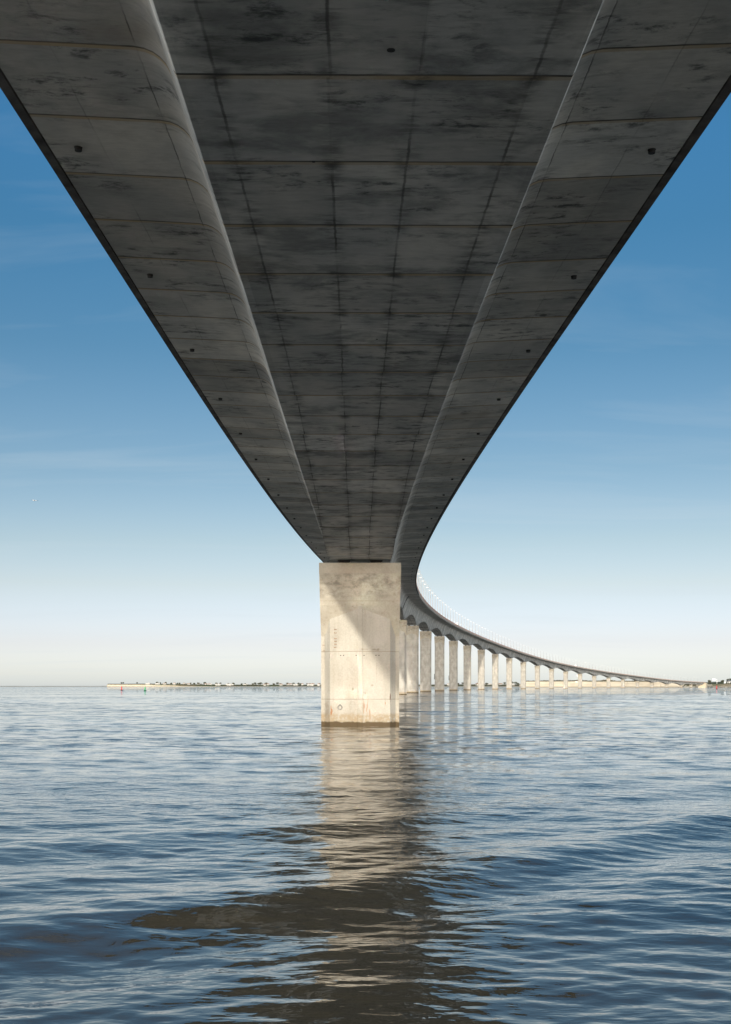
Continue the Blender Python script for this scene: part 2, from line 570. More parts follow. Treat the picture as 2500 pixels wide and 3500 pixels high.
def section(s):
    D = depth(s)
    b = 2.82 - 0.29 * (D - 3.45)
    right = [(0.62, -D), (1.5, -D), (2.2, -D), (b - 0.035, -D), (b, -D + 0.05)]
    top = (3.68, -0.9)
    for k in (0.33, 0.66):
        right.append((b + (top[0] - b) * k, -D + (top[1] + D) * k))
    right.append(top)
    right += FIL
    right += [(5.8, 0.06), (7.44, 0.13), (7.45, 0.36), (7.54, 0.37), (7.54, 0.62)]
    left = [(-x, z) for x, z in reversed(right)]
    return left + [(0.0, -D)] + right


def loft(name, s_list, mat, parent):
    """box girder with its wing slabs, closed over the road and at both ends"""
    prof0 = section(s_list[0])
    n = len(prof0)
    V, UV1, UV2 = [], [], []
    for s in s_list:
        pr = section(s)
        arc, c = [], n // 2
        acc = [0.0] * n
        for i in range(c + 1, n):
            acc[i] = acc[i - 1] + math.dist(pr[i], pr[i - 1])
        for i in range(c - 1, -1, -1):
            acc[i] = acc[i + 1] - math.dist(pr[i], pr[i + 1])
        x, y, a = frame(s)
        z = zw(s)
        ca, sa = math.cos(a), math.sin(a)
        for i, (l, dz) in enumerate(pr):
            V.append((x + l * ca, y - l * sa, z + dz))
            UV1.append((acc[i], s))
            UV2.append((l, dz))
    Fc = []
    m = len(s_list)
    for j in range(m - 1):
        for i in range(n - 1):
            Fc.append((j * n + i, j * n + i + 1, (j + 1) * n + i + 1, (j + 1) * n + i))
        Fc.append((j * n + n - 1, j * n, (j + 1) * n, (j + 1) * n + n - 1))
    Fc.append(tuple(reversed(range(n))))
    Fc.append(tuple((m - 1) * n + i for i in range(n)))
    o = mesh_obj(name, V, [tuple(reversed(f)) for f in Fc], mat, parent)
    me = o.data
    for nm, dat in (('strip', UV1), ('lateral', UV2)):
        lay = me.uv_layers.new(name=nm)
        arr = np.array(dat, dtype=np.float32)
        idx = np.empty(len(me.loops), dtype=np.int32)
        me.loops.foreach_get('vertex_index', idx)
        lay.data.foreach_set('uv', arr[idx].ravel())
    # round the fillet between web and wing, keep the arrises sharp
    sm = np.zeros(len(me.polygons), dtype=bool)
    c = n // 2
    lo, hi = c + 8, c + 8 + len(FIL) + 1
    for j in range(m - 1):
        for i in range(n - 1):
            i2 = i if i >= c else n - 2 - i
            if lo <= i2 < hi:
                sm[j * n + i] = True
    me.polygons.foreach_set('use_smooth', sm)
    return o


def sweep(name, s_list, prof, mat, parent):
    """closed profile swept along the bridge: prof = [(lateral, height over the wing level)]"""
    mb = MB()
    n = len(prof)
    V = [pt(s, l, z) for s in s_list for l, z in prof]
    Fc = []
    for j in range(len(s_list) - 1):
        for i in range(n):
            i2 = (i + 1) % n
            Fc.append((j * n + i, j * n + i2, (j + 1) * n + i2, (j + 1) * n + i))
    Fc.append(tuple(range(n)))
    Fc.append(tuple(reversed([(len(s_list) - 1) * n + i for i in range(n)])))
    mb.add(V, Fc)
    return mb


cuts = [-62.0, 376.0, 803.0, 1230.0, 1672.0, 2112.0, 2777.0]
deck_labels = ['nearest dark concrete bridge deck overhead, running from the top edge over the front pier',
               'curved shaded deck length with tall arches just right of the front pier',
               'middle deck length of the curving bridge between two expansion gaps, piers turning sunlit',
               'deck length over the cream lit piers where the left row of lamps appears',
               'far low deck length of the bridge in front of the chalk cliff',
               'last and lowest deck length touching down on the island at the right']
decks = []
for j in range(len(cuts) - 1):
    a, b = cuts[j], cuts[j + 1] - (0.35 if j < len(cuts) - 2 else 0.0)
    step = SEG / 2 if j < 2 else SEG
    sl = list(np.arange(a, b, step)) + [b]
    if sl[-1] - sl[-2] < 0.2:
        sl.pop(-2)
    ox, oy, oa = frame((a + b) / 2)
    dk = thing('bridge_deck', deck_labels[j], 'bridge deck', (0, 0, 0), 0, 'deck lengths of the curved bridge')
    decks.append(dk)
    loft('box_girder', sl, M['girder'], dk)
    st = list(np.arange(a, b, SEG * 2)) + [b]
    for sg in (-1, 1):
        pr = [(sg * 7.545, 0.22), (sg * 7.75, 0.20), (sg * 7.75, 0.98), (sg * 7.60, 0.98), (sg * 7.545, 0.66)]
        if sg < 0:
            pr.reverse()
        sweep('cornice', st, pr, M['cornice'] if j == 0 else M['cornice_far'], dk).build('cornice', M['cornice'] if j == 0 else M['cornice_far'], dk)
        rl = MB()
        for zb in (1.12, 1.36, 1.60, 1.86):
            hw = 0.095 if zb < 1.8 else 0.08
            q = [(sg * 7.60 - 0.04, zb - hw), (sg * 7.60 + 0.04, zb - hw), (sg * 7.60 + 0.04, zb + hw), (sg * 7.60 - 0.04, zb + hw)]
            q.reverse()
            w = sweep('rail', st, q, None, None)
            rl.add(w.v, w.f)
        for s in np.arange(a + 1.0, b, SEG if j < 4 else SEG * 2):
            x, y, z = pt(s, sg * 7.60, 1.42)
            rl.box((x, y, z), (0.10, 0.10, 0.90), -frame(s)[2])
        rl.build('railing', M['rail'], dk)
    q = [(-7.2, 0.625), (7.2, 0.625), (7.2, 0.70), (-7.2, 0.70)]
    q.reverse()
    sweep('road', st, q, None, None).build('road_surface', M['asphalt'], dk)

# drain pipes poking from the wings of the near deck
for sg in (-1, 1):
    for k in range(24):
        s = 19.6 + 10.692 * k
        x, y, z = pt(s, sg * 6.75, 0.10)
        mb = MB()
        mb.lathe([(0.065, -0.09), (0.085, -0.09), (0.09, -0.02), (0.10, -0.01), (0.10, 0.06)], 12, (x, y, z))
        mb.build('drain_pipe', M['pipe'], decks[0])
for s, l, r_ in ((16.9, 0.20, 0.055), (21.3, -0.95, 0.03), (34.9, 0.35, 0.028), (48.2, -0.3, 0.04)):
    x, y, z = pt(s, l, -depth(s))
    MB().lathe([(r_, -0.012), (r_, 0.05)], 14, (x, y, z)).build('vent_hole', M['pipe'], decks[0])
# loose cable looped at the first expansion gap
cab = [pt(375.2 + 0.5 * t, 4.9 - 1.9 * t, -0.1 - 3.6 * t ** 1.5) for t in np.linspace(0, 1, 9)]
MB().tube(cab, 0.09, 6).build('hanging_cable', M['pipe'], decks[0])

# ------------------------------------------------------------------ piers
pier_s = [S1 + SPAN * i for i in range(24)] + [2697.0]
CX = [(2.77, 0.95), (2.52, 0.95), (2.12, 1.57), (0.17, 1.77), (0.16, 1.83)]


def shaft_mesh(top, base=-2.0):
    half = CX + [(-x, y) for x, y in reversed(CX)]            # front, right to left
    ring = [(x, -y) for x, y in half] + [(-x, y) for x, y in half]
    n = len(ring)
    levels = [base] + [z for z in (0.0, 1.9) if z < top] + [top]
    V = [(x, y, z) for z in levels for x, y in ring]
    Fc = []
    for j in range(len(levels) - 1):
        for i in range(n):
            i2 = (i + 1) % n
            Fc.append((j * n + i2, j * n + i, (j + 1) * n + i, (j + 1) * n + i2))
    Fc.append(tuple(range(n)))
    Fc.append(tuple(reversed([(len(levels) - 1) * n + i for i in range(n)])))
    return V, Fc


def head_mesh():
    lv = [(-5.12, 2.772, 0.953), (-3.95, 2.797, 1.565), (-3.85, 2.80, 1.59), (-2.95, 2.82, 1.845), (-0.76, 2.862, 2.2), (-0.75, 2.875, 2.22), (-0.03, 2.875, 2.22), (0.0, 2.845, 2.19)]
    V, Fc = [], []
    for z, hx, hy in lv:
        V += [(-hx, -hy, z), (hx, -hy, z), (hx, hy, z), (-hx, hy, z)]
    for j in range(len(lv) - 1):
        for i in range(4):
            i2 = (i + 1) % 4
            Fc.append((j * 4 + i, j * 4 + i2, (j + 1) * 4 + i2, (j + 1) * 4 + i))
    Fc.append((3, 2, 1, 0))
    Fc.append(tuple((len(lv) - 1) * 4 + i for i in range(4)))
    return V, Fc


hv, hf = head_mesh()
head_me = bpy.data.meshes.new('pier_head')
head_me.from_pydata(hv, [], hf)
head_me.materials.append(M['head'])
bear_me = None
pier_pts = []
for i, s in enumerate(pier_s):
    x, y, a = frame(s)
    top = zw(s) - depth(s) - 0.37
    n = i + 1
    if n == 1:
        lab = 'huge front concrete pier with a diagonal shadow edge across its sunlit face'
    elif n == 2:
        lab = 'bridge pier standing second in line, hidden right behind the huge front pier'
    elif n == 3:
        lab = 'bridge pier standing third in line, hidden behind the huge front pier'
    elif n == 4:
        lab = 'bridge pier showing only a narrow strip beside the huge front pier'
    elif n <= 8:
        lab = 'tall grey bridge pier in shade, %s in line counting the huge front pier' % ORD[n]
    elif n <= 11:
        lab = 'half sunlit bridge pier with a slanting shadow, %s in line from the front pier' % ORD[n]
    elif n <= 21:
        lab = 'cream sunlit bridge pier over open water, %s in line from the front pier' % ORD[n]
    elif n <= 24:
        lab = 'short sunlit bridge pier before the chalk shore, %s from the island end' % ORD[26 - n]
    else:
        lab = 'squat bridge pier nearest to the island, beside the stone bank'
    t = thing('bridge_pier', lab, 'bridge pier', (x, y, 0), -a, 'piers of the curved bridge')
    pier_pts.append((x, y, top))
    mat = M['pier_front'] if n == 1 else M['pier']
    stop = max(top - 2.93, 0.4)
    v, f = shaft_mesh(stop)
    mesh_obj('shaft', v, f, mat, t)
    if top > 4.0:
        ho = link(bpy.data.objects.new('pier_head', head_me))
        ho.parent = t
        ho.location = (0, 0, top)
    else:
        MB().box((0, 0, top / 2 - 0.4), (5.74, 4.3, top + 0.8)).build('pier_head', M['head'], t)
    for sg in (-1, 1):
        if bear_me is None:
            b = MB().box((0, 0, 0.06), (0.95, 0.95, 0.12)).box((0, 0, 0.21), (0.74, 0.74, 0.17)).box((0, 0, 0.335), (0.9, 0.9, 0.08)).build('bearing', M['rubber'], t)
            bear_me = b.data
        else:
            b = link(bpy.data.objects.new('bearing', bear_me))
            b.parent = t
        b.location = (sg * 1.15, 0, top)
    if n == 1:
        for (rx, rz) in ((-1.73, -4.66), (-1.73, -4.90), (-1.73, -5.31), (-1.72, -5.49), (-1.73, -5.70), (-1.76, -5.92)):
            yf = -1.57 - (2.12 - abs(rx)) * 0.1026
            MB().tube([(rx - 0.08, yf + 0.03, top + rz + 0.03), (rx - 0.08, yf - 0.09, top + rz + random.uniform(-.03, .02)),
                       (rx + 0.08, yf - 0.09, top + rz), (rx + 0.08, yf + 0.03, top + rz)], 0.017, 6).build('rung', M['rust'], t)
        for (rx, rz) in ((-2.60, -5.75), (-2.58, -6.15)):
            MB().tube([(rx - 0.06, -0.93, top + rz), (rx - 0.06, -1.04, top + rz), (rx + 0.06, -1.04, top + rz), (rx + 0.06, -0.93, top + rz)], 0.015, 6).build('rung', M['rust'], t)
        for hx in (-1.37, -1.16, -0.28, 0.28, 1.12, 1.33):
            yf = -1.57 - (2.12 - abs(hx)) * 0.1026
            MB().tube([(hx, yf + 0.05, 4.99), (hx, yf - 0.012, 4.99)], 0.04, 12).build('anchor_socket', M['pipe'], t)
        # iron mooring ring
        mb, cx, cz = MB(), -1.42, 1.32
        yf = -1.57 - (2.12 - 1.42) * 0.1026
        mb.tube([(cx + 0.145 * math.cos(q), yf - 0.04, cz + 0.145 * math.sin(q)) for q in np.linspace(0, 2 * math.pi, 25)], 0.036, 8)
        mb.box((cx, yf - 0.02, cz + 0.19), (0.10, 0.10, 0.09))
        mb.build('mooring_ring', M['iron'], t, True)
    if n in (7, 8):
        mb = MB()
        for k in range(4):
            mb.box((-2.95, -0.6, 7.2 + k * 0.75), (0.36, 0.5, 0.5))
        mb.box((-2.88, -0.6, 8.3), (0.12, 0.12, 3.4))
        mb.build('marker_box', M['pipe'], t)  # stack of small dark boxes fixed to a bar

# ------------------------------------------------------------------ street lamps along both kerbs
lamp0 = None
count = {}
LG = 'street lamps along the bridge kerbs'
for row, sg, s_from in (('near', 1, 300.0), ('far', -1, 640.0)):
    for s in np.arange(s_from, 2760.0, 24.44):
        k = int((s - S1) // SPAN) + 1
        count[(row, k)] = count.get((row, k), 0) + 1
        q = count[(row, k)]
        x, y, z = pt(s, sg * 7.15, 0.70)
        a = frame(s)[2]
        lab = 'white headed street lamp on the %s kerb, %s beyond the %s bridge pier' % ('right' if sg > 0 else 'left', ORD[q], ORD[min(k, 25)])
        rz = -a if sg > 0 else -a + math.pi
        if lamp0 is None:
            lamp0 = thing('street_lamp', lab, 'street lamp', (x, y, z), rz, LG)
            MB().lathe([(0.13, 0.9), (0.115, 4.0), (0.08, 9.1)], 8).build('pole', M['pole'], lamp0)
            MB().box((0, 0, 0.5), (0.55, 0.7, 1.0), 0, 0.85).build('base_block', M['cream'], lamp0)
            MB().tube([(0, 0, 9.0), (-0.25, 0, 9.22), (-0.8, 0, 9.32)], 0.06, 6).build('arm', M['pole'], lamp0)
            lh = MB().box((-1.25, 0, 9.36), (1.15, 0.42, 0.14), 0, 1.0).box((-1.25, 0, 9.46), (1.0, 0.34, 0.08), 0, 0.7)
            lh.build('lamp_head', M['white'], lamp0)
        else:
            copy_tree(lamp0, (x, y, z), rz, lab, LG)


# ------------------------------------------------------------------ vehicles on the deck
def van(s, lat, label, box=False, L=5.2, W=2.0, Hh=2.2):
    x, y, z = pt(s, lat, 0.70)
    t = thing('lorry' if box else 'van', label, 'lorry' if box else 'van', (x, y, z), -frame(s)[2] + math.pi / 2, 'white vehicles crossing the bridge')
    if box:
        MB().box((-1.0, 0, 2.25), (6.6, 2.5, 2.7)).build('cargo_box', M['white'], t)
        MB().box((3.3, 0, 1.55), (1.8, 2.3, 2.0), 0, 0.92).build('cab', M['white'], t)
        MB().box((4.17, 0, 2.0), (0.06, 1.9, 0.8)).build('windscreen', M['glass'], t)
        MB().box((-0.2, 0, 0.75), (7.8, 1.2, 0.3)).build('chassis', M['pipe'], t)
        wx = (-3.2, 3.1)
    else:
        prof = [(-L / 2, 0.35), (L / 2, 0.35), (L / 2, 1.0), (L / 2 - 0.9, 1.25), (L / 2 - 1.5, Hh), (-L / 2, Hh)]
        V = [(px, sy * W / 2, pz) for sy in (-1, 1) for px, pz in prof]
        n = len(prof)
        Fc = [tuple(range(n)), tuple(reversed(range(n, 2 * n)))] + [((i + 1) % n, i, n + i, n + (i + 1) % n) for i in range(n)]
        mesh_obj('body', V, Fc, M['white'], t)
        MB().box((L / 2 - 1.7, 0, Hh - 0.5), (0.8, W + 0.04, 0.5)).build('side_window', M['glass'], t)
        wx = (-L / 2 + 0.9, L / 2 - 0.9)
    for w in wx:
        for sy in (-1, 1):
            MB().tube([(w, sy * (W / 2 - 0.12), 0.38), (w, sy * (W / 2 + 0.06), 0.38)], 0.38, 14).build('wheel', M['pipe'], t)
    return t


van(1800, 4.2, 'white box lorry driving on the bridge over the far cream piers', True)
van(2062, 4.2, 'small white van on the low part of the bridge before the cliff')
van(2540, 4.2, 'white van on the bridge close to the island end')
van(835, 4.2, 'white box lorry on the deck just past the high expansion gap', True)

# ------------------------------------------------------------------ sea
def make_sea():
    r1 = np.exp(np.arange(math.log(2.5), math.log(420.0), 0.0048))
    r2 = np.exp(np.arange(math.log(440.0), math.log(26000.0), 0.10))
    rad = np.concatenate([[0.0, 0.8, 1.6], r1, r2])
    fr = np.arange(-R(21), R(21) + 1e-6, R(0.068))
    cs = np.arange(R(21) + R(2), 2 * math.pi - R(21) - R(1), R(2.2))
    ang = np.concatenate([fr, cs])
    nr, na = len(rad), len(ang)
    A, Rr = np.meshgrid(ang, rad)
    Xw, Yw = Rr * np.sin(A), Rr * np.cos(A)
    dr = np.gradient(rad)[:, None] * np.ones((1, na))
    da = np.gradient(ang)
    da = np.where(abs(da) > R(1.0), R(2.2), R(0.068))[None, :] * Rr
    sp = np.maximum(dr, da * 0.45)
    Z = np.zeros_like(Xw)
    w = np.random.default_rng(5)
    for lo, hi, cnt, slope, spread in ((5.0, 14.0, 14, 0.013, 0.40), (2.0, 5.0, 24, 0.019, 0.60), (0.9, 2.0, 34, 0.037, 0.72), (0.40, 0.9, 52, 0.056, 0.78), (0.20, 0.40, 52, 0.044, 0.90)):
        for q in range(cnt):
            lam = math.exp(w.uniform(math.log(lo), math.log(hi)))
            k = 2 * math.pi / lam
            dirn = w.normal(0.10, spread)
            amp = slope * math.sqrt(2.0 / cnt) / k
            wgt = np.clip((lam / np.maximum(sp, 1e-3) - 2.5) / 3.0, 0, 1)
            ph = k * (Xw * math.sin(dirn) + Yw * math.cos(dirn)) + w.uniform(0, 6.28)
            # slow amplitude patches, as on real wind chop
            env = 0.65 + 0.5 * np.sin(Xw * w.uniform(-.10, .10) / lam * 2 + Yw * w.uniform(-.22, .22) / lam * 2 + w.uniform(0, 6.28))
            Z += amp * wgt * env * np.sin(ph)
    # a boat wake rolling in at an angle
    for xi0, lam, amp, wid, cx_, cy_ in ((11.9, 4.2, 0.080, 2.4, -0.74, 0.68), (19.5, 4.4, 0.036, 3.0, -0.66, 0.75)):
        q = cx_ * Xw + cy_ * Yw - xi0 + 0.35 * np.sin(Xw * 0.5 + 1.0)
        along = cy_ * Xw - cx_ * Yw
        Z += amp * np.sin(2 * math.pi * q / lam) * np.exp(-(q / wid) ** 2) * np.clip((lam / np.maximum(sp, 1e-3) - 3) / 3, 0, 1) * np.exp(-((along - 12) / 34.0) ** 2)
    V = np.stack([Xw, Yw, Z], -1).reshape(-1, 3)
    i = np.arange(nr - 1)[:, None] * na
    jj = np.arange(na)[None, :]
    j2 = (jj + 1) % na
    Fq = np.stack([i + jj, i + na + jj, i + na + j2, i + j2], -1).reshape(-1, 4)
    me = bpy.data.meshes.new('sea')
    me.vertices.add(len(V))
    me.vertices.foreach_set('co', V.astype(np.float32).ravel())
    me.loops.add(Fq.size)
    me.loops.foreach_set('vertex_index', Fq.astype(np.int32).ravel())
    me.polygons.add(len(Fq))
    me.polygons.foreach_set('loop_start', np.arange(0, Fq.size, 4, dtype=np.int32))
    me.polygons.foreach_set('loop_total', np.full(len(Fq), 4, dtype=np.int32))
    me.polygons.foreach_set('use_smooth', np.ones(len(Fq), dtype=bool))
    me.update(calc_edges=True)
    me.validate()
    me.materials.append(M['water'])
    # normals up
    if me.polygons[na * 10].normal.z < 0:
        me.flip_normals()
    o = link(bpy.data.objects.new('sea', me))
    tag(o, 'rippled blue sea with muddy brown shallows', None, None, 'structure')


make_sea()


# ------------------------------------------------------------------ coast
def strip(name, label, pts, back, rise, sub=14.0, slope=2.0, jag=0.5):
    """shore strip: pts = (photo x, distance, height of the edge above water, width of the bank)"""
    P = []
    for (xa, da, ha, wa), (xb, db, hb, wb) in zip(pts[:-1], pts[1:]):
        n = max(2, int(abs((xb - xa)) * da / F / sub))
        for k in range(n):
            t = k / n
            P.append((xa + (xb - xa) * t, da + (db - da) * t, ha + (hb - ha) * t, wa + (wb - wa) * t))
    P.append(pts[-1])
    V, Fc = [], []
    rows = 7
    for k, (px, d, hh, wd) in enumerate(P):
        j1 = noise.noise((k * 0.35, 3.1, 0)) * jag
        j2 = noise.noise((k * 0.11, 8.3, 2)) * jag * 2
        dd = d + noise.noise((k * 0.09, 5.0, 1)) * 14
        X = (px - X0) * d / F
        row = [(X, dd - 6, -1.0), (X, dd, 0.5), (X, dd + wd * 0.5, hh * 0.55 + j1 * 0.3), (X, dd + wd, hh + j1),
               (X * (1 + 60 / d), dd + wd + 60, hh + j1 + rise * 0.25 + j2), (X * (1 + back * 0.5 / d), dd + wd + back * 0.5, hh + rise + j2),
               (X * (1 + back / d), dd + wd + back, -2.0)]
        V += row
    for k in range(len(P) - 1):
        for r_ in range(rows - 1):
            Fc.append((k * rows + r_, (k + 1) * rows + r_, (k + 1) * rows + r_ + 1, k * rows + r_ + 1))
    o = mesh_obj(name, V, Fc, M['coast'])
    tag(o, label, None, None, 'structure')
    return o


strip('far_shore', 'long low island shore with a pale chalk cliff at its left tip',
      [(364, 5200, 1.5, 6), (368, 5200, 9.3, 5), (480, 5100, 9.0, 5), (600, 5000, 7.6, 6), (760, 4900, 5.0, 30), (900, 4800, 4.2, 60), (1100, 4700, 4.5, 70),
       (1300, 4600, 4.5, 70), (1480, 4500, 5.0, 80), (1790, 4300, 5.2, 80)], 500, 4.0)
strip('chalk_headland', 'cream chalk cliff with brown scrub on top behind the far piers',
      [(1776, 3320, 2.0, 4), (1783, 3310, 11.5, 4), (1800, 3300, 14.6, 4), (1950, 3200, 14.3, 4), (2100, 3080, 13.6, 4), (2250, 2960, 12.6, 5), (2330, 2900, 12.0, 6),
       (2345, 2880, 7.0, 12), (2390, 2870, 6.0, 24)], 420, 2.5)
strip('island_bank', 'stony grass bank where the bridge lands on the island',
      [(2338, 2800, 1.0, 10), (2350, 2790, 5.5, 10), (2385, 2790, 6.2, 18), (2440, 2680, 7.0, 16), (2520, 2600, 8.2, 18), (2700, 2500, 8.5, 18), (3000, 2400, 8.0, 20)], 700, 6.0)
strip('skyline_land', 'very thin grey land line on the horizon at far left',
      [(-300, 9000, 1.2, 40), (120, 9000, 3.0, 40), (240, 9000, 2.6, 40), (362, 9000, 3.0, 40), (420, 9000, 1.4, 40)], 300, 0.5)

# abutment at the end of the bridge
ab_x, ab_y, ab_a = frame(2777.0)
ab = thing('bridge_abutment', 'pale concrete abutment block ending the bridge on the island bank', 'abutment', (ab_x, ab_y, 0), -ab_a)
zt = zw(2777.0)
MB().box((0, 3.6, zt / 2 - 0.2), (15.9, 7.0, zt + 0.4)).build('block', M['cream'], ab)
MB().box((-7.7, 9.0, zt / 2), (0.6, 5.0, zt), 0).box((7.7, 9.0, zt / 2), (0.6, 5.0, zt)).build('wing_wall', M['cream'], ab)
# stones under the last span
rk = MB()
for _ in range(420):
    px = random.uniform(2372, 2560)
    d = float(np.interp(px, [2350, 2385, 2440, 2520, 2700], [2790, 2790, 2680, 2600, 2500])) + random.uniform(-5, 8)
    c = at(px, 0, d)
    rr = random.uniform(0.5, 1.3)
    rk.box((c.x, c.y, random.uniform(0.2, 3.0)), (rr * 2, rr * 1.6, rr * 1.4), random.uniform(0, 3), 0.7)
tag(rk.build('riprap', M['rock']), 'grey riprap stones along the island bank', 'stones', None, 'stuff')


# ------------------------------------------------------------------ trees, scrub, houses
def crown_mesh(rad, hgt, n, seed, leaf):
    w = random.Random(seed)
    mb = MB()
    lobes = [(w.uniform(-.5, .5) * rad, w.uniform(-.4, .4) * rad, hgt * w.uniform(.45, .8), rad * w.uniform(.4, .75)) for _ in range(7)]
    for _ in range(n):
        lx, ly, lz, lr = w.choice(lobes)
        v = Vector((w.gauss(0, 1), w.gauss(0, 1), w.gauss(0, 1))).normalized() * lr * w.uniform(.55, 1.05)
        c = Vector((lx, ly, lz)) + Vector((v.x, v.y, v.z * .75))
        a = Vector((w.gauss(0, 1), w.gauss(0, 1), w.gauss(0, 1))).normalized()
        b = a.cross(Vector((w.gauss(0, 1), w.gauss(0, 1), w.gauss(0, 1)))).normalized()
        q = leaf * w.uniform(.6, 1.3)
        mb.add([c + a * q, c + b * q * .6, c - a * q, c - b * q * .6], [(0, 1, 2, 3)])
    return mb


TG = 'trees along the island shore'
trees = []
for seed, (rd, hg) in enumerate(((5.5, 9.0), (4.2, 7.0), (7.5, 10.5))):
    t = thing('tree', 'tree', 'tree', (0, 0, -200), 0, TG)
    crown_mesh(rd, hg, 420, seed, 0.85).build('crown', M['leaf'], t)
    MB().tube([(0, 0, -1), (0.2, 0.1, hg * .3), (0.1, 0.3, hg * .62)], [0.45, 0.33, 0.15], 7).tube([(0.2, 0.1, hg * .3), (1.5, .4, hg * .6)], [0.22, 0.08], 6).tube([(0.2, 0.1, hg * .3), (-1.4, -.3, hg * .62)], [0.22, 0.08], 6).build('trunk', M['bark'], t)
    trees.append(t)
first = [True, True, True]


def place_tree(k, loc, label):
    if first[k]:
        first[k] = False
        trees[k].location = loc
        trees[k]['label'] = label
    else:
        copy_tree(trees[k], loc, random.uniform(0, 6), label, TG)


def ground_far(px):
    d = float(np.interp(px, [368, 480, 600, 760, 900, 1100, 1300, 1480, 1790], [5200, 5100, 5000, 4900, 4800, 4700, 4600, 4500, 4300]))
    h = float(np.interp(px, [368, 480, 600, 760, 900, 1100, 1480, 1790], [9.3, 9.0, 7.6, 5.0, 4.2, 4.5, 5.0, 5.2]))
    return d, h


hw = random.Random(3)
for px in [416, 421, 468] + [hw.uniform(530, 1096) for _ in range(40)] + [hw.uniform(1436, 1775) for _ in range(16)]:
    d, h = ground_far(px)
    off = hw.uniform(80, 240)
    loc = ((px - X0) * (d + off) / F, d + off, h + 0.8 + off / 250 * 2.4)
    where = 'on the cliff tip at far left' if px < 500 else ('on the far shore left of the front pier' if px < 1200 else 'on the low shore seen between the piers')
    kind = hw.choice((0, 1, 1, 2)) if px > 500 else 1
    place_tree(kind, loc, '%s dark tree %s' % (('rounded', 'small', 'broad')[kind], where))

HG = 'white houses along the island shore'
houses = []
for (lx, ly, hh, rf) in ((13, 8, 4.2, 'roof'), (9, 7, 5.4, 'roof'), (18, 8, 4.0, 'wall')):
    t = thing('house', 'house', 'house', (0, 0, -200), 0, HG)
    MB().box((0, 0, hh / 2 - 0.6), (lx, ly, hh + 1.2)).build('wall', M['wall'], t)
    rp = 2.0
    V = [(-lx / 2 - .4, -ly / 2 - .4, hh), (lx / 2 + .4, -ly / 2 - .4, hh), (lx / 2 + .4, ly / 2 + .4, hh), (-lx / 2 - .4, ly / 2 + .4, hh), (-lx / 2 - .4, 0, hh + rp), (lx / 2 + .4, 0, hh + rp)]
    mesh_obj('roof', V, [(0, 1, 5, 4), (2, 3, 4, 5), (1, 2, 5), (3, 0, 4), (3, 2, 1, 0)], M[rf], t)
    for wx in (-lx * .3, 0, lx * .3):
        MB().box((wx, -ly / 2 - .02, hh * .55), (1.1, .08, 1.3)).build('window', M['glass'], t)
    houses.append(t)
firsth = [True] * 3
for px in [505, 507.5, 539] + [hw.uniform(560, 1098) for _ in range(30)] + [hw.uniform(1440, 1775) for _ in range(14)]:
    d, h = ground_far(px)
    off = hw.uniform(60, 190)
    loc = ((px - X0) * (d + off) / F, d + off, h + 0.3 + off / 250 * 2.4)
    where = 'above the end of the pale cliff at far left' if px < 545 else ('in the village left of the front pier' if px < 1200 else 'on the low shore seen between the piers')
    k = hw.choice((0, 1, 2))
    lab = '%s %s' % (('white house with clay roof', 'tall white house with clay roof', 'long white house with white roof')[k], where)
    if firsth[k]:
        firsth[k] = False
        houses[k].location = loc
        houses[k]['label'] = lab
        houses[k].rotation_euler = (0, 0, hw.uniform(-.5, .5))
    else:
        copy_tree(houses[k], loc, hw.uniform(-.5, .5), lab, HG)

# scrub covering the cliff tops: nobody could count it
sc = MB()
for _ in range(2600):
    px = random.uniform(1797, 2335)
    d = float(np.interp(px, [1800, 1950, 2100, 2250, 2330], [3300, 3200, 3080, 2960, 2900])) + random.uniform(12, 130)
    h = float(np.interp(px, [1800, 1950, 2100, 2250, 2330], [14.6, 14.3, 13.6, 12.6, 12.0]))
    amp = 1.6 + 4.2 * max(0, noise.noise((px * 0.02, 0.3, 0)) + 0.28)
    c = Vector(((px - X0) * d / F, d, h + random.uniform(0.2, amp)))
    a = Vector((random.gauss(0, 1), random.gauss(0, 1), random.gauss(0, 1))).normalized()
    b = a.cross(Vector((random.gauss(0, 1), random.gauss(0, 1), random.gauss(0, 1)))).normalized()
    q = random.uniform(.9, 2.2)
    sc.add([c + a * q, c + b * q * .7, c - a * q, c - b * q * .7], [(0, 1, 2, 3)])
for _ in range(5200):
    px = random.choice((random.uniform(520, 640), random.uniform(600, 1100), random.uniform(600, 1100), random.uniform(600, 1100), random.uniform(1430, 1785)))
    if noise.noise((px * 0.013, 7.7, 0)) < random.uniform(-0.6, 0.25):
        continue
    d, h = ground_far(px)
    d += random.uniform(40, 230)
    c = Vector(((px - X0) * d / F, d, h + random.uniform(0.3, 3.2) + 3.0 * max(0, noise.noise((px * 0.05, 1.7, 0)))))
    a = Vector((random.gauss(0, 1), random.gauss(0, 1), random.gauss(0, 1))).normalized()
    b = a.cross(Vector((random.gauss(0, 1), random.gauss(0, 1), random.gauss(0, 1)))).normalized()
    q = random.uniform(.9, 2.0)
    sc.add([c + a * q, c + b * q * .7, c - a * q, c - b * q * .7], [(0, 1, 2, 3)])
tag(sc.build('scrub', M['scrub']), 'brown winter scrub on the cliff tops', 'scrub', None, 'stuff')

